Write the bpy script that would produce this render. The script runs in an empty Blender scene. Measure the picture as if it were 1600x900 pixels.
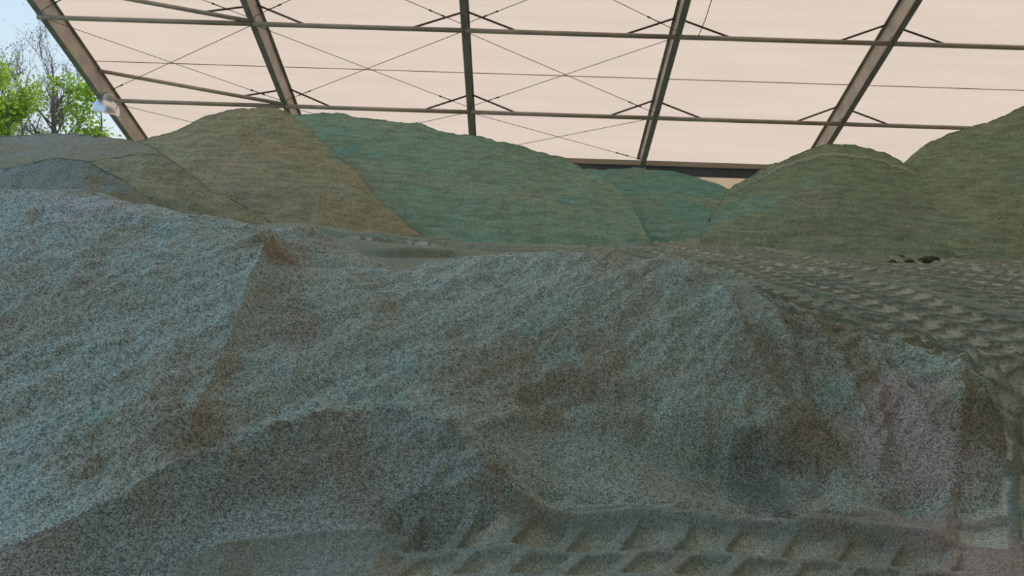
import bpy, bmesh, math, random
import numpy as np
from mathutils import Vector, Matrix
C = bpy.context.scene
COL = C.collection
R = math.radians

# ------------------------------------------------------------------ camera
FPX = 1150.0
CAM = np.array([0.0, 0.0, 1.6])
YAW, PITCH, ROLL = -0.01034, R(-6.0), 0.03353
_f = np.array([math.sin(YAW)*math.cos(PITCH), math.cos(YAW)*math.cos(PITCH), math.sin(PITCH)])
_r = np.array([math.cos(YAW), -math.sin(YAW), 0.0]); _u = np.cross(_r, _f)
CR = _r*math.cos(ROLL)+_u*math.sin(ROLL); CU = -_r*math.sin(ROLL)+_u*math.cos(ROLL); CF = _f
cd = bpy.data.cameras.new('camera'); cam = bpy.data.objects.new('camera', cd); COL.objects.link(cam)
cd.sensor_width = 36.0; cd.lens = FPX*36.0/1600.0; cd.clip_end = 400
cam.matrix_world = Matrix(((CR[0], CU[0], -CF[0], CAM[0]), (CR[1], CU[1], -CF[1], CAM[1]), (CR[2], CU[2], -CF[2], CAM[2]), (0, 0, 0, 1)))
C.camera = cam

# ------------------------------------------------------------------ light
w = bpy.data.worlds.new('sky'); C.world = w; w.use_nodes = True
nt = w.node_tree; nt.nodes.clear()
wo = nt.nodes.new('ShaderNodeOutputWorld'); bg = nt.nodes.new('ShaderNodeBackground')
tc = nt.nodes.new('ShaderNodeTexCoord'); sx = nt.nodes.new('ShaderNodeSeparateXYZ')
rp = nt.nodes.new('ShaderNodeValToRGB')
rp.color_ramp.elements[0].position = 0.0; rp.color_ramp.elements[0].color = (0.80, 0.86, 0.92, 1)
rp.color_ramp.elements[1].position = 0.34; rp.color_ramp.elements[1].color = (0.50, 0.76, 0.95, 1)
e = rp.color_ramp.elements.new(1.0); e.color = (0.20, 0.45, 0.90, 1)
nt.links.new(tc.outputs['Generated'], sx.inputs[0]); nt.links.new(sx.outputs['Z'], rp.inputs[0])
nt.links.new(rp.outputs[0], bg.inputs[0]); bg.inputs[1].default_value = 1.0
nt.links.new(bg.outputs[0], wo.inputs[0])
sl = bpy.data.lights.new('sun', 'SUN'); so = bpy.data.objects.new('sun', sl); COL.objects.link(so)
sl.energy = 3.1; sl.angle = R(0.6); sl.color = (1.0, 0.95, 0.88)
so.rotation_euler = Vector((-0.30, -0.50, -0.75)).to_track_quat('-Z', 'Y').to_euler()
so.location = (20, 40, 50)
vs = C.view_settings
vs.view_transform = 'Standard'; vs.look = 'None'; vs.exposure = 0.0; vs.gamma = 1.0; vs.use_curve_mapping = False

# ------------------------------------------------------------------ helpers
def W(px, py, y):                       # point of the place seen at photo pixel px, py and standing y metres away
    d = CF + CR*((px-800)/FPX) - CU*((py-450)/FPX)
    return CAM + d*(y/d[1])
def Wz(px, py, z):                      # same, at height z
    d = CF + CR*((px-800)/FPX) - CU*((py-450)/FPX)
    return CAM + d*((z-CAM[2])/d[2])
def tag(o, label=None, cat=None, group=None, kind=None):
    if label: o['label'] = label
    if cat: o['category'] = cat
    if group: o['group'] = group
    if kind: o['kind'] = kind
    return o
def empty(name, loc, label, cat, group=None):
    o = bpy.data.objects.new(name, None); COL.objects.link(o); o.location = loc
    return tag(o, label, cat, group)
def link(name, me, mat, parent=None, smooth=False):
    o = bpy.data.objects.new(name, me); COL.objects.link(o)
    if mat: me.materials.append(mat)
    if smooth: me.polygons.foreach_set('use_smooth', np.ones(len(me.polygons), bool))
    if parent:
        o.parent = parent; o.matrix_parent_inverse = Matrix.Translation(-Vector(parent.location))
    return o
def from_bm(name, bm, mat, parent=None, smooth=False):
    bmesh.ops.recalc_face_normals(bm, faces=bm.faces)
    me = bpy.data.meshes.new(name); bm.to_mesh(me); bm.free()
    return link(name, me, mat, parent, smooth)
def raw_mesh(name, V, F4):              # V (n,3) float, F4 (m,4) int, fast
    me = bpy.data.meshes.new(name)
    me.vertices.add(len(V)); me.vertices.foreach_set('co', np.ascontiguousarray(V, np.float32).ravel())
    k = F4.shape[1]
    me.loops.add(F4.size); me.loops.foreach_set('vertex_index', np.ascontiguousarray(F4, np.int32).ravel())
    me.polygons.add(len(F4)); me.polygons.foreach_set('loop_start', np.arange(0, F4.size, k, dtype=np.int32))
    me.polygons.foreach_set('loop_total', np.full(len(F4), k, np.int32))
    me.update(calc_edges=True); me.validate()
    return me
def box_between(bm, a, b, side, up, hw, hh):    # bar from a to b, half width hw along side, half height hh along up
    vs_ = []
    for p in (a, b):
        for su, sv in ((-1, -1), (1, -1), (1, 1), (-1, 1)):
            vs_.append(bm.verts.new(Vector(p)+Vector(side)*hw*su+Vector(up)*hh*sv))
    for q in ((0, 3, 2, 1), (4, 5, 6, 7), (0, 1, 5, 4), (1, 2, 6, 5), (2, 3, 7, 6), (3, 0, 4, 7)):
        bm.faces.new([vs_[i] for i in q])
def tube(bm, pts, rad, n=10, cap=True):
    pts = [Vector(p) for p in pts]; rings = []
    for i, p in enumerate(pts):
        t = (pts[min(i+1, len(pts)-1)]-pts[max(i-1, 0)]).normalized()
        a = t.orthogonal().normalized() if abs(t.z) > 0.9 else t.cross(Vector((0, 0, 1))).normalized()
        b = t.cross(a); r = rad[i] if hasattr(rad, '__len__') else rad
        rings.append([bm.verts.new(p+(a*math.cos(2*math.pi*k/n)+b*math.sin(2*math.pi*k/n))*r) for k in range(n)])
    for A, B in zip(rings, rings[1:]):
        for k in range(n): bm.faces.new((A[k], A[(k+1) % n], B[(k+1) % n], B[k]))
    if cap:
        bm.faces.new(rings[0][::-1]); bm.faces.new(rings[-1])
def lathe(bm, prof, M, n=28):           # prof (r, h) list, M matrix to the place
    rings = [[bm.verts.new(M @ Vector((r*math.cos(2*math.pi*k/n), r*math.sin(2*math.pi*k/n), h))) for k in range(n)] for r, h in prof]
    for A, B in zip(rings, rings[1:]):
        for k in range(n): bm.faces.new((A[k], A[(k+1) % n], B[(k+1) % n], B[k]))
    return rings

# gradient noise, vectorised
_rs = np.random.RandomState(7)
_perm = np.tile(_rs.permutation(512), 2); _ang = _rs.rand(512)*2*np.pi
_gx, _gy = np.cos(_ang), np.sin(_ang)
def pn(x, y):
    xi = np.floor(x).astype(np.int64); yi = np.floor(y).astype(np.int64); xf = x-xi; yf = y-yi
    u = xf*xf*xf*(xf*(xf*6-15)+10); v = yf*yf*yf*(yf*(yf*6-15)+10)
    def g(ix, iy, dx, dy):
        h = _perm[_perm[ix & 511]+(iy & 511)]
        return _gx[h]*dx+_gy[h]*dy
    a = g(xi, yi, xf, yf); b = g(xi+1, yi, xf-1, yf); c = g(xi, yi+1, xf, yf-1); d = g(xi+1, yi+1, xf-1, yf-1)
    return 1.5*((a+(b-a)*u)*(1-v)+(c+(d-c)*u)*v)
def fbm(x, y, o=4, gain=0.5):
    r = 0; a = 1.0
    for i in range(o):
        r = r+a*pn(x+17.3*i, y-9.1*i); x = x*2.03; y = y*2.03; a *= gain
    return r
def ss(a, b, x):
    t = np.clip((x-a)/(b-a), 0, 1); return t*t*(3-2*t)

# ------------------------------------------------------------------ materials
def new_mat(name):
    m = bpy.data.materials.new(name); m.use_nodes = True; n = m.node_tree
    return m, n, n.nodes['Principled BSDF']
def mix(n, fac, a, b):
    x = n.nodes.new('ShaderNodeMix'); x.data_type = 'RGBA'
    if isinstance(fac, (int, float)): x.inputs[0].default_value = fac
    else: n.links.new(fac, x.inputs[0])
    for s, i in ((a, 6), (b, 7)):
        if isinstance(s, tuple): x.inputs[i].default_value = (*s, 1)
        else: n.links.new(s, x.inputs[i])
    return x.outputs[2]
def noise(n, scale, detail=3, rough=0.55, vec=None, stretch=None):
    t = n.nodes.new('ShaderNodeTexNoise'); t.inputs['Scale'].default_value = scale
    t.inputs['Detail'].default_value = detail; t.inputs['Roughness'].default_value = rough
    if vec is None:
        g = n.nodes.new('ShaderNodeNewGeometry'); vec = g.outputs['Position']
    if stretch:
        mp = n.nodes.new('ShaderNodeMapping'); mp.inputs['Scale'].default_value = stretch[:3]
        if len(stretch) > 3: mp.inputs['Rotation'].default_value = stretch[3]
        n.links.new(vec, mp.inputs[0]); vec = mp.outputs[0]
    n.links.new(vec, t.inputs['Vector']); return t.outputs['Fac']
def ramp(n, src, a, b, lo=0.0, hi=1.0):
    m = n.nodes.new('ShaderNodeMapRange'); m.inputs[1].default_value = a; m.inputs[2].default_value = b
    m.inputs[3].default_value = lo; m.inputs[4].default_value = hi; m.interpolation_type = 'SMOOTHSTEP'
    n.links.new(src, m.inputs[0]); return m.outputs[0]
def salt(name, base, alt, alt2, patch=0.7, thr=(0.45, 0.62), thr2=(0.56, 0.70), grain=1.0, spots=(), streak=None, gs=1.0, streaks=0.0, pressed_or_pale=None):
    m, n, p = new_mat(name); p.inputs['Roughness'].default_value = 0.95; p.inputs['Specular IOR Level'].default_value = 0.15
    c = mix(n, ramp(n, noise(n, patch, 4, 0.6, stretch=streak), *thr), base, alt)
    c = mix(n, ramp(n, noise(n, patch*1.9, 4, 0.6, stretch=streak), *thr2), c, alt2)
    for (q, rad, colr, amt) in spots:          # pinkish salt and other local tints, each round one point
        g = n.nodes.new('ShaderNodeNewGeometry'); d = n.nodes.new('ShaderNodeVectorMath'); d.operation = 'DISTANCE'
        d.inputs[1].default_value = tuple(q); n.links.new(g.outputs['Position'], d.inputs[0])
        a = n.nodes.new('ShaderNodeMath'); a.operation = 'MULTIPLY_ADD'
        n.links.new(noise(n, 3.5, 4, 0.65), a.inputs[0]); a.inputs[1].default_value = rad*1.6; n.links.new(d.outputs['Value'], a.inputs[2])
        c = mix(n, ramp(n, a.outputs[0], rad*1.35, rad*1.95, amt, 0.0), c, colr)
    if streaks:
        f = ramp(n, noise(n, 2.2, 5, 0.7, stretch=(1.0, 1.6, 6.5)), 0.25, 0.75, 1-streaks, 1+streaks)
        sm = n.nodes.new('ShaderNodeVectorMath'); sm.operation = 'SCALE'; n.links.new(c, sm.inputs[0]); n.links.new(f, sm.inputs['Scale']); c = sm.outputs[0]
    if pressed_or_pale:
        at = n.nodes.new('ShaderNodeAttribute'); at.attribute_name = 'pressed_or_pale'; c = mix(n, ramp(n, at.outputs['Fac'], 0.2, 0.9), c, pressed_or_pale)
    # pale and dark grains, shade of the pits between them put into the colour
    g1 = noise(n, 115*gs, 2, 0.75); g2 = noise(n, 45*gs, 2, 0.6)
    c2 = n.nodes.new('ShaderNodeMath'); c2.operation = 'MULTIPLY_ADD'; n.links.new(g1, c2.inputs[0]); c2.inputs[1].default_value = 0.75
    c3 = n.nodes.new('ShaderNodeMath'); c3.operation = 'MULTIPLY'; n.links.new(g2, c3.inputs[0]); c3.inputs[1].default_value = 0.25
    n.links.new(c3.outputs[0], c2.inputs[2])
    k = ramp(n, c2.outputs[0], 0.38, 0.62, 1-0.58*grain, 1+0.58*grain)
    mul = n.nodes.new('ShaderNodeVectorMath'); mul.operation = 'SCALE'; n.links.new(c, mul.inputs[0]); n.links.new(k, mul.inputs['Scale'])
    n.links.new(mul.outputs[0], p.inputs['Base Color'])
    b = n.nodes.new('ShaderNodeBump'); b.inputs['Strength'].default_value = 0.9; b.inputs['Distance'].default_value = 0.012*grain
    n.links.new(c2.outputs[0], b.inputs['Height']); n.links.new(b.outputs[0], p.inputs['Normal'])
    return m
def plain(name, colr, rough=0.6, metal=0.0, var=0.12, scale=6.0, spec=0.3):
    m, n, p = new_mat(name); p.inputs['Roughness'].default_value = rough; p.inputs['Metallic'].default_value = metal
    p.inputs['Specular IOR Level'].default_value = spec
    lo = tuple(v*(1-var) for v in colr); hi = tuple(v*(1+var) for v in colr)
    n.links.new(mix(n, ramp(n, noise(n, scale, 4, 0.6), 0.3, 0.7), lo, hi), p.inputs['Base Color'])
    return m

def membrane_mat(name, colr, t=0.72):
    m = bpy.data.materials.new(name); m.use_nodes = True; n = m.node_tree; n.nodes.clear()
    o = n.nodes.new('ShaderNodeOutputMaterial'); mx = n.nodes.new('ShaderNodeMixShader'); mx.inputs[0].default_value = t
    d = n.nodes.new('ShaderNodeBsdfDiffuse'); tr = n.nodes.new('ShaderNodeBsdfTranslucent')
    f = noise(n, 1.0, 5, 0.6, stretch=(0.22, 2.6, 2.6)); lo = tuple(v*0.93 for v in colr)
    c = mix(n, ramp(n, f, 0.3, 0.7), lo, colr)
    n.links.new(c, d.inputs[0]); n.links.new(c, tr.inputs[0])
    n.links.new(d.outputs[0], mx.inputs[1]); n.links.new(tr.outputs[0], mx.inputs[2]); n.links.new(mx.outputs[0], o.inputs[0])
    return m
M_MEMB = membrane_mat('cream_membrane', (0.785, 0.585, 0.445))
M_SEAM = membrane_mat('membrane_seam', (0.55, 0.42, 0.30), 0.6)
M_TAN = membrane_mat('tan_wall_sheet', (0.74, 0.50, 0.34), 0.72)
M_DIM = membrane_mat('dim_membrane', (0.55, 0.50, 0.43), 0.3)
M_STEEL = plain('galvanised_steel', (0.50, 0.445, 0.39), 0.55, 0.0, 0.18, 2.0)
M_FLANGE = plain('steel_flange', (0.29, 0.28, 0.25), 0.55, 0.0, 0.15, 2.0)
M_TUBE = plain('steel_tube', (0.42, 0.345, 0.28), 0.5, 0.0, 0.15, 2.5)
M_CABLE = plain('steel_cable', (0.10, 0.085, 0.07), 0.6)
M_BEAM = plain('dark_eave_beam', (0.12, 0.12, 0.13), 0.5, 0.0, 0.2, 1.5)
M_WALL = plain('tan_concrete', (0.50, 0.40, 0.29), 0.9, 0.0, 0.08, 1.2)

# ------------------------------------------------------------------ the hall: roof, wall, steel
SL = 0.57663; CS, SN = math.cos(SL), math.sin(SL)
EY, EZ = 22.034, 3.0205; FX0 = -16.502; T1, T2 = 5.0599, 2.1896
DEP = 0.62                                  # depth of the rafters
RIDGE_T = 14.0; HALFW = RIDGE_T*CS
def roof(x, t, n=0.0):                      # t up the far slope from the eave, n outwards from the inner face of the rafters
    return Vector((x, EY-t*CS+n*SN, EZ+t*SN+n*CS))
def roof2(x, t, n=0.0):                     # near slope, mirrored at the ridge
    p = roof(x, t, n); yr = EY-HALFW
    return Vector((x, 2*yr-p.y, p.z))
UP = Vector((0, -CS, SN)); OUT = Vector((0, SN, CS)); XX = Vector((1, 0, 0))
XL, XR = FX0+5-0.12, FX0+5*8
MEMN = DEP+0.03
XOPEN = FX0+12.0          # near slope starts here; unseen opening left of it added to admit sky light
def quad_sheet(name, fn, mat, t0, t1, x0, x1, th=0.01, nx=1):
    bm = bmesh.new(); box_between(bm, fn(x0, (t0+t1)/2, MEMN), fn(x1, (t0+t1)/2, MEMN), (fn(0, 1, 0)-fn(0, 0, 0)).normalized(), (fn(0, 0, 1)-fn(0, 0, 0)).normalized(), (t1-t0)/2, th)
    return from_bm(name, bm, mat)
def sheet(name, fn, mat, t0, t1, x0, x1):
    V = [fn(x0, t0, MEMN), fn(x1, t0, MEMN), fn(x1, t1, MEMN), fn(x0, t1, MEMN)]
    me = bpy.data.meshes.new(name); me.from_pydata([tuple(v) for v in V], [], [(0, 1, 2, 3)]); return link(name, me, mat)
tag(sheet('ceiling', roof, M_MEMB, -0.56, RIDGE_T+0.42, XL, XR), kind='structure')
tag(sheet('ceiling_near_slope', roof2, M_DIM, -0.12, RIDGE_T+0.42, XOPEN, XR), kind='structure')  # unseen slope, made dim so faces towards the camera stay darker
for i, ts in enumerate((2.98, 6.02)):
    bm = bmesh.new(); tube(bm, [roof(XL, ts, MEMN-0.02), roof(XR, ts, MEMN-0.02)], 0.011, 6)
    tag(from_bm('trim_%d' % (i+1), bm, M_SEAM), kind='structure')
bm = bmesh.new(); box_between(bm, (XL, EY+0.85, EZ+0.12), (XR, EY+0.85, EZ+0.12), (0, 1, 0), (0, 0, 1), 0.012, 0.13)
tag(from_bm('trim_5', bm, M_WALL), kind='structure')
yr = EY-HALFW; NY = 2*yr-EY; ZT = roof(0, RIDGE_T+0.42, MEMN).z
me = bpy.data.meshes.new('wall_right'); me.from_pydata([(XR, EY+0.42, -0.1), (XR, EY+0.42, 3.35), (XR, yr, ZT), (XR, NY-0.42, 3.35), (XR, NY-0.42, -0.1)], [], [(0, 1, 2, 3, 4)])
tag(link('wall_right', me, M_DIM), kind='structure')
bm = bmesh.new(); box_between(bm, (XOPEN, NY-0.42, 1.65), (XR, NY-0.42, 1.65), (0, 1, 0), (0, 0, 1), 0.15, 1.78)
tag(from_bm('wall_front', bm, M_WALL), kind='structure')
# back wall and the eave beam on it
me = bpy.data.meshes.new('wall_back'); me.from_pydata([(XL, EY+0.85, -0.1), (XR, EY+0.85, -0.1), (XR, EY+0.85, 3.1), (XL, EY+0.85, 3.1)], [], [(0, 1, 2, 3)])
tag(link('wall_back', me, M_TAN), kind='structure')
bm = bmesh.new()
box_between(bm, (XL, EY+0.10, EZ-0.10), (XR, EY+0.10, EZ-0.10), (0, 1, 0), (0, 0, 1), 0.012, 0.13)
box_between(bm, (XL, EY+0.22, EZ+0.03), (XR, EY+0.22, EZ+0.03), (0, 1, 0), (0, 0, 1), 0.16, 0.015)
box_between(bm, (XL, EY+0.22, EZ-0.22), (XR, EY+0.22, EZ-0.22), (0, 1, 0), (0, 0, 1), 0.16, 0.015)
tag(from_bm('trim_4', bm, M_BEAM), kind='structure')

RLAB = {1: 'steel rafter at the open end, first from the left, behind the bell lamp',
        2: 'steel rafter rising behind the peak of the tallest left heap',
        3: 'near vertical steel rafter in the middle of the roof, third from the left',
        4: 'steel rafter whose foot stands on the eave beam, fourth from the left',
        5: 'broad leaning steel rafter rising behind the round mound on the right',
        6: 'steel rafter cut off by the right edge of the photo'}
for k in range(1, 7):
    x = FX0+5*k; t0, t1 = -0.10, RIDGE_T
    g = empty('rafter', roof(x, 0, 0), RLAB[k], 'rafter', 'steel rafters of the roof')
    bm = bmesh.new(); c = [roof(x, t0, 0.012), roof(x, t1, 0.012), roof(x, t1, DEP-0.012), roof(x, t0-0.36, DEP-0.012)]
    L = [bm.verts.new(p-XX*0.006) for p in c]; Rr = [bm.verts.new(p+XX*0.006) for p in c]
    bm.faces.new(L); bm.faces.new(Rr[::-1])
    for i in range(4): bm.faces.new((L[i], L[(i+1) % 4], Rr[(i+1) % 4], Rr[i]))
    from_bm('web', bm, M_STEEL, g)
    for nn, nm in ((0.01, 'inner_flange'), (DEP-0.01, 'outer_flange')):
        bm = bmesh.new(); box_between(bm, roof(x, t0-(0.36 if nn > 0.1 else 0), nn), roof(x, t1, nn), XX, OUT, 0.075, 0.010)
        from_bm(nm, bm, M_FLANGE, g)
    bm = bmesh.new(); box_between(bm, roof(x, t0, 0.0)+Vector((0, 0.1, -0.24)), roof(x, t0, 0.0)+Vector((0, 0.1, 0.05)), XX, (0, 1, 0), 0.10, 0.14)
    from_bm('foot_bracket', bm, M_STEEL, g)
    for ts in (T1, T2, T1+2.87):
        bm = bmesh.new(); box_between(bm, roof(x, ts-0.09, 0.05), roof(x, ts+0.09, 0.05), XX, OUT, 0.07, 0.06)
        from_bm('purlin_cleat', bm, M_FLANGE, g)

bay = {1: 'between first and second rafters', 2: 'between second and third rafters', 3: 'between third and fourth rafters',
       4: 'between fourth and fifth rafters', 5: 'right of the fifth rafter'}
for lev, ts in (('upper', T1), ('lower', T2)):
    for k in range(1, 6):
        xa, xb = FX0+5*k, FX0+5*(k+1); a, b = roof(xa+0.02, ts, -0.02), roof(xb-0.02, ts, -0.02)
        if k == 1: a = roof(xa-0.08, ts, -0.02)
        g = empty('purlin', (a+b)/2, '%s steel tube purlin %s' % (lev, bay[k]), 'purlin', 'tube purlins')
        bm = bmesh.new(); tube(bm, [a, b], 0.055, 14); from_bm('tube', bm, M_TUBE, g, True)
        if k == 1:      # second tube running up to the gable rafter
            bm = bmesh.new(); tube(bm, [roof(xb-0.02, ts+0.06, 0.0), roof(xa+0.05, ts+0.50, DEP-0.06)], 0.05, 14); from_bm('diagonal_tube', bm, M_TUBE, g, True)
        ends = ((xb, -1),) if k == 1 else ((xa, 1), (xb, -1))
        for xe, sg in ends:
            s0 = 1.20 if not k == 1 else 1.15
            p0 = roof(xe+sg*s0, ts, 0.03) if k > 1 else roof(xe+sg*s0, ts+0.17, 0.13)
            bm = bmesh.new(); tube(bm, [p0, roof(xe+sg*0.05, ts+0.02, DEP-0.06)], 0.024, 8); from_bm('knee_brace', bm, M_CABLE, g, True)

def cable(p, q, label):
    g = empty('brace_cable', (Vector(p)+Vector(q))/2, label, 'cable', 'crossed brace cables')
    bm = bmesh.new(); tube(bm, [p, q], 0.0075, 6); from_bm('wire', bm, M_CABLE, g, True)
    d = (Vector(q)-Vector(p)).normalized()
    lo, s = (Vector(q), -1) if q[2] < p[2] else (Vector(p), 1)
    bm = bmesh.new(); c0 = lo+d*s*0.45
    tube(bm, [c0, c0+d*s*0.06, c0+d*s*0.08, c0+d*s*0.30, c0+d*s*0.32, c0+d*s*0.38], [0.020, 0.020, 0.012, 0.012, 0.020, 0.020], 8); from_bm('turnbuckle', bm, M_CABLE, g, True)
for k in (1, 2, 3):
    xa, xb = FX0+5*k+0.06, FX0+5*(k+1)-0.06
    for (ta, tb, nm) in ((T2+0.12, T1-0.14, 'between the purlins'), (0.25, T2-0.14, 'below lower purlin'), (T1+0.12, T1+2.7, 'above upper purlin')):
        cable(roof(xa, tb, 0.06), roof(xb, ta, 0.06), 'thin cable %s, falling to the right, %s' % (nm, bay[k]))
        cable(roof(xa, ta, 0.09), roof(xb, tb, 0.09), 'thin cable %s, rising to the right, %s' % (nm, bay[k]))
# loose rope hanging beside the fourth rafter
xr = FX0+20+0.42
bm = bmesh.new(); tube(bm, [roof(xr+0.14, T1+2.0, 0.15), roof(xr+0.13, T1+1.1, 0.1), roof(xr+0.10, T1+0.5, 0.02), roof(xr+0.04, T1+0.05, -0.03)], 0.010, 6)
tag(from_bm('rope', bm, M_CABLE, None, True), 'thin dark rope hanging over the upper purlin right of the fourth rafter', 'rope')

# ------------------------------------------------------------------ front ground, bank and floor: one height function, three objects
def col(px, py, y): return W(px, py, y)
P = []
for q in ((-100, 899, 0.05), (150, 896, 0.0), (300, 893, -0.02), (450, 895, -0.04), (560, 893, -0.03), (700, 890, -0.02), (850, 890, -0.02), (1000, 890, -0.02), (1150, 890, -0.02), (1300, 890, -0.03), (1450, 890, -0.03), (1590, 890, -0.02),
          (700, 835, 0.01), (850, 825, 0.02), (1000, 822, 0.02), (1150, 822, 0.02), (1300, 830, 0.01), (1450, 835, 0.01), (1560, 830, 0.03),
          (850, 790, 0.06), (1000, 785, 0.06), (1150, 785, 0.06), (1300, 790, 0.05), (1420, 785, 0.06)):
    P.append(Wz(*q))
for x in (-4, -3, -2, -1, 0, 1, 2, 3): P += [np.array([x, 2.3, -0.05]), np.array([x, 1.4, -0.06])]
P += [Wz(1600, 780, 0.14), Wz(1595, 700, 0.32), Wz(1600, 640, 0.50), Wz(1680, 700, 0.32), Wz(1750, 800, 0.1), Wz(1800, 620, 0.55), Wz(1575, 640, 0.48)]
# spoil ridge before the bank: hollow behind it then its crest
BERM = [(-60, 897, 2.75), (0, 873, 2.86), (80, 845, 2.98), (150, 815, 3.10), (240, 778, 3.25), (330, 740, 3.42), (400, 708, 3.58), (470, 685, 3.72), (540, 675, 3.80), (600, 673, 3.84), (660, 684, 3.82), (720, 708, 3.76), (780, 742, 3.68)]
for q in BERM: P.append(W(*q))
CREST = [(-220, 350, 5.1), (-80, 342, 5.2), (0, 325, 5.35), (60, 303, 5.5), (110, 299, 5.55), (190, 315, 5.6), (280, 345, 5.6), (350, 354, 5.6), (420, 361, 5.65), (470, 366, 5.6), (520, 374, 5.55), (555, 404, 5.35), (600, 414, 5.35), (700, 406, 5.5), (800, 398, 5.6), (870, 394, 5.65), (940, 399, 5.6), (1000, 399, 5.5), (1050, 410, 5.3)]
FRONT = [(1100, 436, 5.1), (1150, 478, 4.9), (1200, 516, 4.78), (1240, 545, 4.7), (1300, 560, 4.66), (1370, 577, 4.58), (1450, 590, 4.42), (1545, 612, 4.22)]
BACK = [(1150, 441, 5.5), (1230, 466, 5.35), (1300, 491, 5.2), (1370, 520, 4.98), (1430, 541, 4.85), (1480, 560, 4.7), (1560, 600, 4.4)]
for q in CREST+FRONT+BACK: P.append(W(*q))
for q in CREST[:12]:
    a = W(*q); P.append(np.array([a[0]-0.05, a[1]+0.85, a[2]-0.42]))
for q in CREST[12:]:
    a = W(*q); P.append(np.array([a[0]+0.05, a[1]+0.55, a[2]-0.16]))
# floor with the wheel tracks behind the bank
FLOOR = [(1640, 590, 4.75), (1595, 560, 5.2), (1590, 500, 6.6), (1590, 440, 8.8), (1590, 405, 12), (1500, 540, 5.4), (1400, 500, 6.2), (1400, 450, 8.0), (1400, 410, 11), (1300, 460, 7.2), (1300, 425, 9.2), (1200, 432, 8.6), (1200, 400, 11), (1100, 405, 10), (1100, 384, 12.5),
         (1000, 388, 11.6), (900, 389, 11.2), (800, 386, 10.8), (700, 381, 10.4), (620, 376, 10.2), (540, 362, 10.2), (450, 350, 10.2), (760, 400, 8.6), (650, 397, 8.2), (900, 396, 8.8), (560, 392, 8.0), (470, 362, 8.0)]
for q in FLOOR: P.append(W(*q))
for x, y, z in ((-6.2, 5.3, 1.35), (-8.0, 5.3, 1.3), (-10.5, 5.2, 1.2), (-6.5, 4.0, 0.65), (-9, 4.0, 0.6), (-6, 2.9, 0.05), (-9, 2.9, 0.0), (-11, 7, 1.1), (8, 5, 0.6), (11, 5, 0.6), (8, 3, 0.0), (12, 3, 0.0), (12, 8, 0.95), (16, 8, 0.95), (16, 13, 1.1), (-14, 12, 1.1), (0, 0.5, -0.06), (-3.6, 7.0, 1.0), (-4.6, 6.9, 1.0), (-2.4, 7.2, 1.05), (-5.8, 6.9, 1.0), (-3.0, 8, 1.05), (-6, 8, 1.15), (-6, 11, 1.2), (-3, 13, 1.2), (0, 14.5, 1.15), (3, 14.5, 1.2), (6, 14, 1.1), (9, 12, 1.05), (8, 8, 0.95), (6, 5, 0.6), (-8, 6, 1.3), (-9, 12, 1.3), (11, 14, 1.1), (5, 3, 0.0)): P.append(np.array([x, y, z]))
P = np.array(P)
def tps(r2): return 0.5*r2*np.log(np.maximum(r2, 1e-9))
_n = len(P); _K = tps(((P[:, None, :2]-P[None, :, :2])**2).sum(-1))+np.eye(_n)*0.004
_A = np.zeros((_n+3, _n+3)); _A[:_n, :_n] = _K; _A[:_n, _n] = 1; _A[:_n, _n+1:] = P[:, :2]; _A[_n:, :_n] = _A[:_n, _n:].T
_wt = np.linalg.solve(_A, np.concatenate([P[:, 2], np.zeros(3)]))
def zbase(x, y):
    r = _wt[_n]+_wt[_n+1]*x+_wt[_n+2]*y
    for i in range(_n): r = r+_wt[i]*tps((x-P[i, 0])**2+(y-P[i, 1])**2)
    return r
def hit(px, py):                        # where the ray of a photo pixel meets that ground
    d = CF + CR*((px-800)/FPX) - CU*((py-450)/FPX); d = d/d[1]
    ys = np.linspace(1.9, 14, 2400); z = zbase(CAM[0]+d[0]*ys, ys); zz = CAM[2]+d[2]*ys
    i = np.argmax(z > zz); i = i if z[i] > zz[i] else len(ys)-1
    return np.array([d[0]*ys[i], ys[i]])
def pline(pix): return np.array([hit(*q) for q in pix])
def smooth_line(L, n=8):
    L = np.asarray(L, float); out = []
    for i in range(len(L)-1):
        p0, p1, p2, p3 = L[max(i-1, 0)], L[i], L[i+1], L[min(i+2, len(L)-1)]
        for k in range(n):
            t = k/n; out.append(0.5*((2*p1)+(p2-p0)*t+(2*p0-5*p1+4*p2-p3)*t*t+(3*p1-p0-3*p2+p3)*t**3))
    out.append(L[-1]); return np.array(out)
def along(x, y, L):                     # arc length s along polyline L (0..len) and signed distance d (left of travel > 0)
    best = np.full(x.shape, 1e9); S = np.zeros(x.shape); D = np.zeros(x.shape); acc = 0.0
    for a, b in zip(L, L[1:]):
        v = b-a; l = math.hypot(*v)
        if l < 1e-6: continue
        v = v/l; dx, dy = x-a[0], y-a[1]; t = np.clip(dx*v[0]+dy*v[1], 0, l)
        ex, ey = dx-v[0]*t, dy-v[1]*t; q = ex*ex+ey*ey; m = q < best
        best[m] = q[m]; S[m] = acc+t[m]; D[m] = np.sign(v[0]*dy[m]-v[1]*dx[m])*np.sqrt(q[m]); acc += l
    return S, D, acc
def near(x, y, L, pad):
    return (x > L[:, 0].min()-pad) & (x < L[:, 0].max()+pad) & (y > L[:, 1].min()-pad) & (y < L[:, 1].max()+pad)

az = np.concatenate([np.linspace(R(-60), R(-41.2), 90), np.linspace(R(-41), R(41), 900), np.linspace(R(41.2), R(60), 90)])
rr = np.concatenate([np.linspace(0.8, 1.88, 40), np.exp(np.linspace(math.log(1.9), math.log(15.0), 1150))]); NA, NR = len(az), len(rr)
GX = (np.tan(az)[None, :]*rr[:, None]).ravel(); GY = np.repeat(rr, NA)
GZ = np.clip(zbase(GX, GY), -0.2, 2.2)
PR = np.zeros_like(GZ)          # how hard wheels have pressed the salt there

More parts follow.
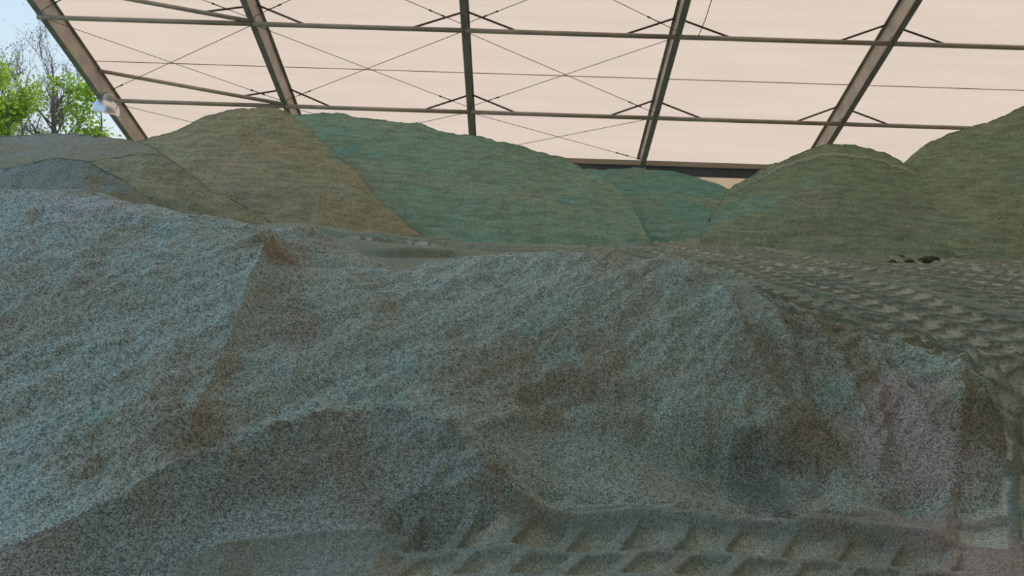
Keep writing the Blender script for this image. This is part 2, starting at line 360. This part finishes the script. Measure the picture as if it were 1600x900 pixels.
# wheel tracks: rows of pressed-in lug cells, the two halves staggered
def track(L, hw=0.30, pitch=0.26, depth=0.05, skew=0.55, rim=0.03, fade=0.3, ph=0.0, flat=0.75, edge=0.07, slash=False, bankside=0.0, cw=0.43):
    global GZ
    L = smooth_line(L, 6); m = near(GX, GY, L, hw+0.9 if bankside else hw+0.25); x, y = GX[m], GY[m]
    s, d, tot = along(x+0.015*fbm(x*4, y*4, 2), y+0.015*fbm(x*4+9, y*4, 2), L)
    a = np.abs(d); half = (d > 0)*0.5
    u = (s+skew*(d if slash else a))/pitch+half+ph; f = np.abs(u-np.floor(u)-0.5)        # 0 in the middle of a cell
    cell = (1-ss(cw-edge*1.6, cw+edge*0.2, f))*ss(0.012, 0.045, a)*(1-ss(hw-0.03, hw+0.012, a))
    ends = ss(0, fade, s)*ss(0, fade, tot-s)*(a < hw+(0.9 if bankside else 0.25))
    inside = 1-ss(hw-0.02, hw+0.03, a)
    lip = np.exp(-((a-hw-0.05)/0.04)**2)*rim
    ins = inside*ends*flat
    sm = GZ[m]
    jit = 0.75+0.35*pn(x*1.3+3, y*1.3)
    base = sm if flat < 0.01 else sm*(1-ins)+(zbase(x, y)-0.01)*ins
    PR[m] = PR[m]*(1-ins)+ends*cell
    side = bankside*(ss(hw-0.005, hw+0.03, d)*np.exp(-np.maximum(d-hw-0.08, 0)/0.22)-ss(hw+0.0, hw+0.12, -d)*0.8)
    GZ[m] = base+ends*(lip-depth*jit*cell+side)
rnd = random.Random(3)
# older tracks on the floor first, newer ones over them
tr = []
for i in range(3):
    y0 = 9.2+i*0.9; tr.append([(-2.6, y0+0.5), (0.5, y0+rnd.uniform(-.1, .3)), (4, y0), (9, y0+1.0)])
for i in range(19):
    x0 = 2.1+0.56*i+rnd.uniform(-.12, .12); x1 = 1.2+0.62*(x0-2.3)+rnd.uniform(-.5, .5)
    tr.append([(x0, 4.0), ((x0*0.7+x1*0.3)+rnd.uniform(-.12, .12), 7.2), ((x0*0.35+x1*0.65)+rnd.uniform(-.12, .12), 10), (x1, 14.0)])
for L in ([(3.15, 4.2), (3.3, 6.0), (3.0, 8.2), (2.9, 10.5), (3.6, 13.6)], [(4.1, 4.6), (4.0, 7.0), (3.6, 9.5), (2.4, 11.5), (0.4, 12.2), (-2.0, 11.2)]): tr.append(L)
for L in tr: track([np.array(q) for q in L], hw=0.26+rnd.uniform(0, .05), pitch=0.25+rnd.uniform(-.02, .04), depth=0.062, rim=0.016, ph=rnd.random(), edge=0.035, flat=0.9, fade=0.6, skew=rnd.choice((0.5, -0.5)))
# heaved up foot of the bank above the near track, then the near track and the one climbing on the right
NEAR = pline([(585, 868), (700, 864), (850, 858), (1000, 858), (1150, 864), (1300, 876), (1450, 890), (1560, 898)])
RAMP = pline([(1590, 880), (1585, 800), (1588, 730), (1592, 670), (1597, 625)])

# ridges, scarps and rills on the bank, traced where they lie
def scarp(pix, h, face=0.03, decay=0.15, taper=0.15, wob=0.02, hs=None):
    global GZ
    L = smooth_line(pline(pix), 6); m = near(GX, GY, L, decay*3+face); x, y = GX[m], GY[m]
    s, d, tot = along(x+wob*fbm(x*7, y*7, 3), y+wob*fbm(x*7+5, y*7, 3), L)
    tp = ss(0, taper, s)*ss(0, taper, tot-s)
    hh = 1.7*(h if hs is None else np.interp(s/tot, np.linspace(0, 1, len(hs)), hs))
    g = 0.2*ss(-face, face, d)*np.exp(-np.maximum(d, 0)/decay) - (1-ss(-2*face, 0, d))*0.8*np.exp(np.minimum(d+2*face, 0)/decay)
    GZ[m] += hh*tp*g
def ridge(pix, h, wl, wr, taper=0.15, wob=0.008, hs=None):
    global GZ
    L = smooth_line(pline(pix), 6); m = near(GX, GY, L, 3*max(wl, wr)); x, y = GX[m], GY[m]
    s, d, tot = along(x+wob*fbm(x*6, y*6, 3), y+wob*fbm(x*6+5, y*6, 3), L)
    tp = ss(0, taper, s)*ss(0, taper, tot-s)
    hh = 1.5*(h if hs is None else np.interp(s/tot, np.linspace(0, 1, len(hs)), hs))
    GZ[m] += hh*tp*np.where(d > 0, np.exp(-d/wl), np.exp(d/wr))
BX = GX.copy()
ridge([(-60, 897), (0, 873), (80, 845), (150, 815), (240, 778), (330, 740), (400, 708), (470, 685), (540, 675), (600, 673), (660, 684), (720, 708), (790, 745)], 0.07, 0.10, 0.22, hs=(0.03, 0.04, 0.06, 0.08, 0.09, 0.07, 0.03))
ridge([(300, 880), (380, 872), (470, 860), (560, 854), (640, 850)], 0.05, 0.10, 0.10)
scarp([(720, 690), (780, 662), (850, 642), (960, 648), (1090, 665), (1200, 680), (1280, 715), (1330, 762)], 0.1, 0.022, 0.28, hs=(0.02, 0.035, 0.035, 0.08, 0.18, 0.17, 0.09))
scarp([(790, 612), (870, 597), (960, 600), (1060, 622)], 0.055, 0.015, 0.14)
scarp([(700, 600), (760, 570), (850, 545), (930, 548)], 0.02, 0.03, 0.12)
scarp([(455, 700), (420, 640), (470, 600), (560, 570)], 0.02, 0.03, 0.12)
scarp([(30, 570), (90, 545), (150, 520)], 0.03, 0.02, 0.12)
scarp([(90, 745), (140, 725), (190, 690)], 0.03, 0.02, 0.12)
scarp([(290, 800), (350, 778), (430, 755), (520, 745)], 0.03, 0.03, 0.12)
scarp([(30, 360), (60, 325), (160, 330), (230, 345), (300, 372)], 0.04, 0.03, 0.12)
ridge([(408, 363), (428, 392), (405, 430), (380, 490), (350, 570), (318, 640), (285, 735)], 0.05, 0.035, 0.16, hs=(0.07, 0.08, 0.07, 0.05, 0.05, 0.04, 0.02))
ridge([(1115, 450), (1150, 500), (1175, 560), (1215, 630), (1290, 700), (1335, 750)], 0.05, 0.05, 0.15)
ridge([(1110, 440), (1150, 478), (1200, 516), (1240, 545), (1300, 560), (1370, 577)], 0.035, 0.06, 0.08)
ridge([(1385, 580), (1375, 640), (1385, 700), (1360, 760)], 0.06, 0.05, 0.12)
ridge([(1545, 612), (1520, 660), (1490, 730)], 0.10, 0.04, 0.16)
scarp([(1490, 745), (1530, 772), (1570, 790)], 0.06, 0.03, 0.15)
scarp([(1360, 775), (1420, 760), (1490, 745)], 0.05, 0.03, 0.15)
# rim of heaved salt and fresh scallops above the near track
track(NEAR, hw=0.20, pitch=0.262, depth=0.105, skew=-0.75, rim=0.012, fade=0.25, ph=0.25, flat=0.85, edge=0.06, slash=True, bankside=0.07, cw=0.37)
up = NEAR+np.array([0.0, 0.33])
track(up, hw=0.085, pitch=0.262, depth=0.04, skew=-0.8, rim=0.02, fade=0.5, ph=0.0, flat=0.0, edge=0.08, slash=True)
track(RAMP, hw=0.26, pitch=0.25, depth=0.05, skew=0.5, rim=0.03, fade=0.2, flat=0.5)
# little spill ledges between bank and floor
for L, h in (([(400, 351), (480, 357), (560, 368), (640, 376), (720, 381)], 0.10), ([(540, 386), (620, 388), (700, 390), (780, 397)], 0.07), ([(640, 372), (720, 384), (800, 386)], 0.03)):
    scarp(L, h, 0.05, 0.45, taper=0.8)

# grain and clumps; the salt runs out past the open end
GZ = -0.15+(GZ+0.15)*ss(-15.0, -11.5, GX)
slope_w = np.clip((GZ-0.12)/0.3, 0, 1)*(1-ss(5.4, 6.2, GY))
cr, sr = math.cos(0.6), math.sin(0.6); AX = GX*cr+GY*sr; AY = -GX*sr+GY*cr
GZ = GZ+slope_w*(0.040*fbm(GX*1.6, GY*1.6, 4)+0.030*fbm(AX*2.2, AY*7.0, 4)+0.009*fbm(GX*14, GY*14, 3))
GZ = GZ+(1-slope_w)*(0.006*fbm(GX*5, GY*5, 3)+0.003*fbm(GX*25, GY*25, 2))+(0.0025+0.0055*slope_w)*fbm(GX*30, GY*30, 3)*np.clip(1.6-GY/5, 0, 1)

def inside(x, y, poly):
    r = np.zeros(x.shape, bool); n = len(poly)
    for i in range(n):
        (x1, y1), (x2, y2) = poly[i], poly[(i+1) % n]
        if y1 == y2: continue
        c = ((y1 > y) != (y2 > y)) & (x < (x2-x1)*(y-y1)/(y2-y1)+x1); r ^= c
    return r
ii = np.arange((NR-1)*NA).reshape(NR-1, NA)[:, :-1].ravel()
QF = np.stack([ii, ii+1, ii+1+NA, ii+NA], 1)
fx = GX[QF].mean(1); fy = GY[QF].mean(1)
backline = [W(*q)[:2]+np.array([0, 0.55]) for q in CREST]+[W(*q)[:2]+np.array([0, 0.10]) for q in BACK]
berm_top = list(pline([(-60, 890), (0, 870), (80, 842), (150, 812), (240, 775), (330, 737), (400, 705), (470, 681), (540, 671), (600, 668), (660, 679), (720, 703), (790, 742), (800, 790)]))
foot = list(pline([(800, 790), (900, 805), (1000, 802), (1150, 802), (1300, 812), (1440, 800), (1560, 785), (1575, 700), (1562, 612)]))
bank_poly = [np.array([-14.0, 2.2])]+berm_top+foot[1:]+backline[::-1]+[np.array([-14.0, 6.2])]
berm_poly = berm_top[:-1]+list(pline([(800, 790), (740, 815), (660, 838), (560, 850), (470, 856), (380, 868), (290, 882)]))+[np.array([-1.5, 2.62]), np.array([-2.5, 2.30])]
in_berm = inside(fx, fy, berm_poly); in_bank = inside(fx, fy, bank_poly) & ~in_berm
GV = np.stack([GX, GY, GZ], 1)
def sub(name, mask, mat):
    f = QF[mask]; u, inv = np.unique(f, return_inverse=True)
    return link(name, raw_mesh(name, GV[u], inv.reshape(f.shape)), mat, None, True)
def hz(px, py):
    p = hit(px, py); return np.array([p[0], p[1], float(zbase(p[:1], p[1:2])[0])])
PINK = (0.581, 0.478, 0.444); BRN = (0.320, 0.244, 0.148); TEAL = (0.222, 0.296, 0.287)
M_BANK = salt('grey_salt', (0.520, 0.590, 0.515), (0.490, 0.470, 0.370), (0.450, 0.590, 0.530), 1.1,
              spots=[(hz(110, 318), 0.3, (0.66, 0.66, 0.64), 0.6), (hz(200, 325), 0.3, (0.66, 0.66, 0.64), 0.6), (hz(1430, 690), 0.42, PINK, 0.75), (hz(1390, 620), 0.2, PINK, 0.8), (hz(1540, 650), 0.3, BRN, 0.6), (hz(1250, 690), 0.25, BRN, 0.6), (hz(1180, 560), 0.3, BRN, 0.5), (hz(1300, 510), 0.4, BRN, 0.5), (hz(420, 400), 0.22, BRN, 0.6), (hz(300, 690), 0.2, BRN, 0.5), (hz(1190, 740), 0.3, (0.10, 0.14, 0.125), 0.5)])  # paler top cut, pink salt, browner patches, darker hollow below the scarp
M_BERM = salt('green_grey_salt', (0.430, 0.485, 0.440), (0.420, 0.400, 0.315), (0.380, 0.470, 0.435), 1.6)
M_FLOOR = salt('packed_salt', (0.310, 0.330, 0.245), (0.270, 0.325, 0.260), (0.330, 0.325, 0.235), 0.8, pressed_or_pale=(0.53, 0.53, 0.43), grain=0.55,
               spots=[(hz(1480, 840), 0.35, PINK, 0.6)])
tag(sub('salt_bank', in_bank, M_BANK), 'long grey green bank of loose road salt filling the foreground', 'salt heap', 'heaps of green road salt')
tag(sub('salt_berm', in_berm, M_BERM), 'low curved ridge of spilled salt below the front bank, left of the tyre print', 'salt heap', 'heaps of green road salt')
M_NEAR = salt('ground_salt', (0.400, 0.455, 0.400), (0.400, 0.385, 0.300), (0.360, 0.450, 0.405), 1.3, pressed_or_pale=(0.72, 0.72, 0.60), grain=0.62, spots=[(hz(1480, 840), 0.4, PINK, 0.7)])
fm = ~(in_bank | in_berm); flo = tag(sub('floor', fm, M_FLOOR), kind='structure'); flo.data.materials.append(M_NEAR)
at = flo.data.attributes.new('pressed_or_pale', 'FLOAT', 'POINT'); at.data.foreach_set('value', PR[np.unique(QF[fm])].astype(np.float32))
flo.data.polygons.foreach_set('material_index', (fy[fm] < 4.25).astype(np.int32))

# ------------------------------------------------------------------ the heaps behind
def catmull(A, m):                      # A (k, ..., 3) -> m samples along axis 0, even in parameter
    k = len(A); u = np.linspace(0, k-1, m); i = np.minimum(u.astype(int), k-2); t = (u-i).reshape((-1,)+(1,)*(A.ndim-1))
    p0, p1, p2, p3 = A[np.maximum(i-1, 0)], A[i], A[i+1], A[np.minimum(i+2, k-1)]
    return 0.5*(2*p1+(p2-p0)*t+(2*p0-5*p1+4*p2-p3)*t*t+(3*p1-p0-3*p2+p3)*t**3)
def resample(row, n):
    Q = catmull(np.array([W(*q) for q in row]), 200); l = np.concatenate([[0], np.cumsum(np.linalg.norm(np.diff(Q, axis=0), axis=1))])
    s = np.linspace(0, l[-1], n); return np.stack([np.interp(s, l, Q[:, i]) for i in range(3)], 1)
def heap(name, rows, mat, label, nu=360, nv=240, amp=1.0, back=3.0, seed=0.0, extra=None, pale=None):
    G = [resample(r, nu) for r in rows]
    skirt = G[0].copy(); skirt[:, 1] -= 0.8; skirt[:, 2] = np.minimum(skirt[:, 2]-0.5, 0.7)
    top = G[-1]; bk = top.copy(); dy = np.clip(np.minimum(back, 22.25-top[:, 1]), 0.3, None); bk[:, 1] += dy; bk[:, 2] = np.maximum(top[:, 2]-0.62*dy, 0.5)
    near_top = top+(G[-2]-top)*0.10; near_back = top+(bk-top)*0.10
    low = bk.copy(); low[:, 2] = 0.4
    A = np.stack([skirt]+G[:-1]+[near_top, top, near_back, bk, low])
    S = catmull(A, nv*2); nvv = nv*2
    x, y = S[..., 0], S[..., 1]; vv = np.linspace(0, 1, nvv)[:, None]+0*x; uu = np.linspace(0, 1, nu)[None, :]+0*x
    dz = 0.070*fbm(x*0.9+seed, y*0.9, 3)+0.020*fbm(x*3.5+seed, y*1.4+S[..., 2]*1.4, 3)+0.007*fbm(x*11+seed, y*7, 3)+0.011*fbm(uu*38+0.8*fbm(vv*5+seed, uu*5, 2), vv*3.0+seed, 3)*np.clip((0.62-vv)*6, 0, 1)
    if extra is not None: dz = dz+extra(S, uu, vv)
    S[..., 2] += dz*amp; S[..., 1] = np.minimum(S[..., 1], 22.2)
    i2 = np.arange((nvv-1)*nu).reshape(nvv-1, nu)[:, :-1].ravel()
    F = np.stack([i2, i2+1, i2+1+nu, i2+nu], 1)
    o = link(name, raw_mesh(name, S.reshape(-1, 3), F), mat, None, True)
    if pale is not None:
        at = o.data.attributes.new('pressed_or_pale', 'FLOAT', 'POINT'); at.data.foreach_set('value', pale(uu, vv).astype(np.float32).ravel())  # paler line along the rim; no wheel ran over it
    return tag(o, label, 'salt heap', 'heaps of green road salt')
OLV = (0.276, 0.279, 0.172); GRN = (0.194, 0.302, 0.217); GRY = (0.276, 0.302, 0.254); DBR = (0.232, 0.217, 0.128)
M_A = salt('olive_brown_salt', OLV, (0.299, 0.271, 0.164), (0.247, 0.287, 0.194), 0.6, grain=0.7, streaks=0.28, gs=0.5)
M_B = salt('green_salt', GRN, (0.228, 0.297, 0.217), (0.156, 0.312, 0.268), 0.45, thr=(0.50, 0.62), grain=0.6, streaks=0.28, gs=0.45)
M_C = salt('teal_green_salt', (0.128, 0.270, 0.220), (0.166, 0.262, 0.198), (0.128, 0.278, 0.243), 0.5, grain=0.6, streaks=0.28, gs=0.45, spots=[(W(1115, 320, 17.5), 0.8, (0.222, 0.262, 0.198), 0.7)])
M_D = salt('dull_green_salt', (0.189, 0.256, 0.165), (0.215, 0.256, 0.171), (0.169, 0.271, 0.195), 0.5, grain=0.6, pressed_or_pale=(0.36, 0.37, 0.29), streaks=0.28, gs=0.45, spots=[(W(1160, 340, 14.8), 0.9, (0.163, 0.295, 0.234), 0.8)])
M_E = salt('olive_green_salt', (0.214, 0.263, 0.164), (0.192, 0.263, 0.180), (0.233, 0.248, 0.158), 0.5, grain=0.6, streaks=0.28, gs=0.45)
M_L = salt('grey_brown_salt', (0.272, 0.289, 0.237), (0.272, 0.260, 0.165), (0.250, 0.289, 0.257), 0.6, grain=0.7, gs=0.6)

heap('salt_heap', [[(1380, 372, 13.6), (1465, 378, 12.8), (1530, 397, 12.1), (1600, 409, 11.9), (1750, 418, 11.6), (1900, 425, 11.4)],
                   [(1390, 318, 15.9), (1455, 305, 15.3), (1520, 300, 14.8), (1600, 290, 14.5), (1720, 275, 14.4), (1850, 262, 14.3)],
                   [(1400, 264, 18.0), (1418, 250, 17.8), (1450, 226, 17.6), (1500, 206, 17.4), (1560, 186, 17.2), (1600, 168, 17.0), (1680, 138, 17.0), (1800, 110, 17.0)]],
     M_E, 'tall olive green salt heap running off the right edge of the photo', seed=3.1)
heap('salt_heap', [[(880, 378, 14.0), (940, 374, 13.8), (1010, 368, 13.8), (1070, 373, 13.7), (1130, 372, 13.7), (1190, 374, 13.7)],
                   [(890, 318, 17.4), (940, 318, 17.3), (1005, 315, 17.2), (1065, 318, 17.2), (1120, 325, 17.0), (1180, 345, 16.4)],
                   [(880, 262, 20.8), (940, 266, 20.8), (1000, 266, 20.8), (1060, 271, 20.6), (1100, 281, 20.3), (1137, 297, 19.8), (1185, 325, 18.8)]],
     M_C, 'far teal green salt heap under the eave beam against the tan wall', seed=7.7)
def d_rim(uu, vv):      # terrace rim round the top of the mound, slightly raised and coloured paler
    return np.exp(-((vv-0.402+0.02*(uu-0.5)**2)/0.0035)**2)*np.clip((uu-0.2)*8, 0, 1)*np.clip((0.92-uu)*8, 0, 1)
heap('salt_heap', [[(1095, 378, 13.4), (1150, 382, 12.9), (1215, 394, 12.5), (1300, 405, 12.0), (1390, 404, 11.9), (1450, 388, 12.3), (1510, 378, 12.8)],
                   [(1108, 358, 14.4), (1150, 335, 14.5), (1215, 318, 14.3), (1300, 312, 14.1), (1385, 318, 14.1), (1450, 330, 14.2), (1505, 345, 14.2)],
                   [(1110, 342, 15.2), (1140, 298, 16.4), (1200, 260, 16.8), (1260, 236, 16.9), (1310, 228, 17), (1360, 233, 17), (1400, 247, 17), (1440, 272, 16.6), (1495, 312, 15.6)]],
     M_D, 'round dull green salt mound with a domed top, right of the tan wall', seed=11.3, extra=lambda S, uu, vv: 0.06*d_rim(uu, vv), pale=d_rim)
heap('salt_heap', [[(400, 372, 12.0), (520, 374, 12.0), (650, 373, 11.9), (800, 388, 11.8), (900, 391, 11.9), (1018, 388, 12.3)],
                   [(410, 270, 14.6), (500, 275, 14.5), (610, 280, 14.3), (740, 295, 14.2), (860, 318, 14.2), (1005, 360, 13.2)],
                   [(430, 184, 17.2), (480, 182, 17.2), (530, 180, 17.2), (620, 190, 17.2), (700, 207, 17.2), (760, 215, 17.3), (830, 236, 17.5), (900, 258, 17.8), (950, 278, 17.5), (985, 322, 15.5), (1012, 366, 13.2)]],
     M_B, 'broad dark green salt heap in the middle, behind the brown one', nu=460, seed=21.9)
heap('salt_heap', [[(150, 275, 11.9), (240, 296, 11.4), (330, 322, 10.9), (430, 346, 10.6), (510, 360, 10.6), (580, 370, 10.8), (660, 374, 11.3)],
                   [(170, 248, 14.3), (220, 247, 13.7), (268, 247, 12.95), (340, 250, 12.9), (420, 258, 12.7), (490, 285, 12.3), (565, 325, 11.7), (658, 371, 11.4)],
                   [(180, 228, 14.5), (215, 221, 14.6), (270, 205, 14.8), (340, 182, 15.0), (380, 172, 15.1), (410, 168, 15.2), (438, 171, 15.2), (458, 181, 15.1), (505, 222, 14.4), (560, 275, 13.2), (612, 325, 12.1), (660, 369, 11.5)]],
     M_A, 'tall olive brown salt heap with the highest peak, left of the green one', nu=460, back=2.4, seed=31.4)
heap('salt_heap', [[(-250, 285, 11), (-80, 280, 11), (20, 275, 11), (110, 272, 11.2), (200, 268, 11.5), (290, 300, 11.2)],
                   [(-250, 245, 12.4), (-80, 243, 12.4), (20, 242, 12.5), (110, 240, 12.6), (200, 245, 12.6), (285, 275, 12.0)],
                   [(-250, 216, 14), (-80, 214, 14), (0, 213, 14), (60, 212, 14), (110, 208, 14), (160, 213, 14), (210, 225, 13.8), (255, 243, 13.2), (295, 270, 12.5)]],
     M_L, 'low grey brown salt heap before the trees at the open end', seed=41.5, extra=lambda S, uu, vv: 0.07*np.sin(S[..., 2]*26+2*fbm(S[..., 0]*1.2, S[..., 1], 2))*np.clip((0.46-uu)*6, 0, 1))
heap('salt_heap', [[(-30, 300, 8.9), (60, 312, 8.9), (150, 322, 8.9), (250, 332, 9.1), (320, 346, 9.3), (430, 368, 9.7)],
                   [(-30, 278, 9.8), (60, 282, 9.8), (150, 282, 9.8), (240, 285, 9.9), (320, 315, 9.8), (435, 363, 9.9)],
                   [(-30, 268, 10.5), (40, 262, 10.5), (100, 256, 10.5), (180, 249, 10.7), (240, 246, 10.8), (290, 266, 10.7), (335, 300, 10.4), (440, 358, 10.2)]],
     M_A, 'small brown salt heap with a pale top edge, below the brown peak', back=1.8, seed=52.2)
heap('salt_heap', [[(-300, 330, 7.2), (-100, 330, 7.2), (50, 332, 7.2), (150, 340, 7.4), (260, 356, 7.8), (360, 368, 8.4), (460, 374, 9.3)],
                   [(-300, 300, 7.9), (-100, 296, 7.9), (50, 290, 7.9), (150, 300, 8.0), (260, 340, 8.3), (355, 360, 8.9), (460, 370, 9.5)],
                   [(-300, 290, 8.5), (-120, 275, 8.5), (0, 262, 8.5), (60, 252, 8.5), (105, 251, 8.5), (150, 263, 8.5), (200, 288, 8.6), (265, 326, 8.9), (335, 351, 9.4), (460, 366, 9.9)]],
     M_L, 'smooth grey green salt ridge at the left edge, right behind the front bank', back=1.8, seed=63.3)

# dark clods lying at the foot of the round mound
M_CLOD = plain('damp_salt_clod', (0.07, 0.062, 0.035), 0.9, 0, 0.3, 30)
def ground_z(x, y):
    i = np.argmin((GX-x)**2+(GY-y)**2); return GZ[i]
for j, (px, py, wpx) in enumerate(((1453, 409, 24), (1440, 404, 13), (1421, 408, 14), (1396, 408, 12), (1404, 396, 13), (1419, 397, 10), (1407, 402, 8))):
    q = hit(px, py); r = wpx/2/FPX*q[1]
    bm = bmesh.new(); bmesh.ops.create_icosphere(bm, subdivisions=3, radius=1.0)
    for v in bm.verts:
        k = 1+0.28*float(pn(np.array([v.co.x*1.7+j*5+v.co.z]), np.array([v.co.y*1.7+v.co.z*0.8]))[0])+0.1*float(pn(np.array([v.co.x*5+j]), np.array([v.co.y*5+v.co.z*3]))[0])
        v.co = Vector((v.co.x*r*k, v.co.y*r*0.9*k, v.co.z*r*0.62*k))
    o = from_bm('salt_clod', bm, M_CLOD, None, True); o.location = (q[0], q[1], ground_z(*q)+r*0.6)
    tag(o, 'largest dark damp salt clod on the tracked floor before the round mound' if j == 0 else 'small dark salt clod lying at the foot of the round mound', 'clod', 'dark salt clods')

# ------------------------------------------------------------------ bell lamp on the gable rafter
M_ALU = plain('brushed_aluminium', (0.75, 0.74, 0.72), 0.28, 1.0, 0.06, 8)
M_HOUS = plain('lamp_housing', (0.55, 0.50, 0.45), 0.5, 0.2, 0.1, 8)
M_GLASS, _n2, _p2 = new_mat('lamp_glass'); _p2.inputs['Base Color'].default_value = (0.75, 0.72, 0.65, 1); _p2.inputs['Roughness'].default_value = 0.15
LP = Vector(W(169, 155, 19.7)); ax = Vector((-0.22, 0.0, -0.97)).normalized()
g = empty('bell_lamp', LP, 'silver bell shaped hall lamp hanging by the first rafter at the open end', 'lamp')
M = Matrix.Translation(LP) @ (-ax).to_track_quat('Z', 'Y').to_matrix().to_4x4()
bm = bmesh.new(); lathe(bm, [(0.09, -0.02), (0.19, -0.05), (0.26, -0.11), (0.305, -0.20), (0.325, -0.30), (0.335, -0.36), (0.345, -0.37), (0.325, -0.37), (0.30, -0.22), (0.25, -0.13), (0.18, -0.07), (0.09, -0.04)], M, 32); from_bm('reflector', bm, M_ALU, g, True)
bm = bmesh.new(); rg = lathe(bm, [(0.02, -0.35), (0.2, -0.352), (0.32, -0.345)], M, 32); bm.faces.new(rg[0]); from_bm('lens', bm, M_GLASS, g, True)
bm = bmesh.new(); rg = lathe(bm, [(0.10, -0.06), (0.115, -0.05), (0.115, 0.10), (0.10, 0.13), (0.03, 0.14)], M, 20); bm.faces.new(rg[-1]); from_bm('ballast_housing', bm, M_HOUS, g, True)
bm = bmesh.new(); tube(bm, [M @ Vector((0, 0, 0.12)), LP+Vector((0.02, 0.05, 0.22)), roof(FX0+5, T2+0.25, 0.0)], 0.018, 8); from_bm('hanger', bm, M_HOUS, g, True)

# ------------------------------------------------------------------ outside: ground and trees beyond the open end
M_GRASS = plain('grass_ground', (0.10, 0.16, 0.05), 0.95, 0, 0.3, 0.6)
me = bpy.data.meshes.new('ground'); me.from_pydata([(-150, -60, -0.12), (160, -60, -0.12), (160, 160, -0.12), (-150, 160, -0.12)], [], [(0, 1, 2, 3)])
tag(link('ground', me, M_GRASS), kind='structure')
M_BARK = plain('grey_bark', (0.19, 0.15, 0.13), 0.9, 0, 0.25, 5)
def leaf_mat(name, c):
    m = bpy.data.materials.new(name); m.use_nodes = True; n = m.node_tree; n.nodes.clear()
    o = n.nodes.new('ShaderNodeOutputMaterial'); mx = n.nodes.new('ShaderNodeMixShader'); mx.inputs[0].default_value = 0.5
    d = n.nodes.new('ShaderNodeBsdfDiffuse'); t = n.nodes.new('ShaderNodeBsdfTranslucent')
    k = mix(n, ramp(n, noise(n, 1.6, 3), 0.35, 0.65), tuple(v*0.6 for v in c), c)
    n.links.new(k, d.inputs[0]); n.links.new(k, t.inputs[0]); n.links.new(d.outputs[0], mx.inputs[1]); n.links.new(t.outputs[0], mx.inputs[2]); n.links.new(mx.outputs[0], o.inputs[0])
    return m
M_LEAF = leaf_mat('spring_leaf', (0.50, 0.66, 0.10)); M_LEAF2 = leaf_mat('young_leaf', (0.44, 0.56, 0.12)); M_BUD = leaf_mat('purple_bud', (0.34, 0.24, 0.27))
def tree(px, pytop, y, kind, label, seed, spread=0.30, nleaf=2600, leafmat=M_LEAF, lsize=0.16, tr=0.13):
    rn = random.Random(seed); top = W(px, pytop, y); base = Vector((top[0], y, -0.1)); H = top[2]-base.z
    g = empty('tree', base, label, 'tree', 'trees outside the open end')
    bt = bmesh.new(); bb = bmesh.new(); tips = []
    ax_, ay_ = rn.uniform(-.06, .06), rn.uniform(-.06, .06); tp = [base+Vector((ax_*i+rn.uniform(-.06, .06), ay_*i+rn.uniform(-.06, .06), H*0.86*i/7)) for i in range(8)]
    tube(bt, tp, [tr*(1-0.93*i/7)+0.01 for i in range(8)], 8)
    def branch(p, d, l, r, lev):
        pts = [p]; rads = [r]
        for i in range(4):
            d = (d+Vector((rn.uniform(-.22, .22), rn.uniform(-.22, .22), rn.uniform(-.03, .22)))).normalized(); pts.append(pts[-1]+d*l/4); rads.append(r*(1-0.2*(i+1)))
        tube(bb, pts, rads, 5, False)
        for i in (2, 3, 4): tips.append((pts[i], l))
        if lev > 0:
            for i in range(5):
                q = pts[rn.choice((1, 2, 3, 4))]; a = rn.uniform(0, 6.28)
                branch(q, (d+0.75*Vector((math.cos(a), math.sin(a), rn.uniform(-.1, .7)))).normalized(), l*rn.uniform(.45, .65), r*0.5, lev-1)
    for i in range(20 if kind == 'bare' else 14):
        f = rn.uniform(0.30, 1.0); k = f*7; j = min(int(k), 6); p = tp[j].lerp(tp[j+1], k-j); a = rn.uniform(0, 6.28)
        up = 0.9 if kind == 'bare' else 0.45
        branch(p, Vector((math.cos(a), math.sin(a), up+rn.uniform(-.2, .5))).normalized(), H*spread*rn.uniform(.7, 1.15), tr*0.34*(1.25-f), 2)
    from_bm('trunk', bt, M_BARK, g, True); from_bm('branches', bb, M_BARK, g, True)
    V = np.zeros((nleaf*4, 3)); rs = np.random.RandomState(seed)
    T = np.array([t[0] for t in tips]); idx = rs.randint(0, len(T), nleaf); c = T[idx]+rs.normal(0, 0.22 if kind != 'bare' else 0.15, (nleaf, 3))
    a = rs.normal(size=(nleaf, 3)); a /= np.linalg.norm(a, axis=1)[:, None]; b = np.cross(a, rs.normal(size=(nleaf, 3))); b /= np.linalg.norm(b, axis=1)[:, None]
    s = lsize*rs.uniform(.6, 1.3, nleaf)[:, None]
    V[0::4] = c-a*s; V[1::4] = c-b*s*0.55; V[2::4] = c+a*s; V[3::4] = c+b*s*0.55
    link('leaves', raw_mesh('leaves', V, np.arange(nleaf*4).reshape(-1, 4)), leafmat, g)
tree(74, 42, 34, 'bare', 'tall nearly bare tree with purple buds and forked grey trunk', 5, 0.22, 1500, M_BUD, 0.04, 0.2)
tree(2, 58, 40, 'bare', 'bare purple budded tree at the far left edge', 8, 0.17, 1600, M_BUD, 0.05, 0.16)
tree(10, 100, 30, 'leafy', 'bright green leafy tree at the left edge of the opening', 11, 0.16, 4200, M_LEAF, 0.10)
tree(36, 85, 40, 'leafy', 'loose young green tree behind the bare one', 14, 0.14, 1300, M_LEAF2, 0.08)
tree(150, 132, 33, 'leafy', 'bright green leafy tree close to the first rafter', 17, 0.18, 3600, M_LEAF, 0.11)
tree(98, 165, 48, 'leafy', 'low pale green tree between the bare trunk and the rafter', 21, 0.2, 2400, M_LEAF2, 0.10)
tree(-45, 110, 33, 'leafy', 'leafy tree cut off by the left edge of the photo', 23, 0.2, 2600, M_LEAF, 0.12)
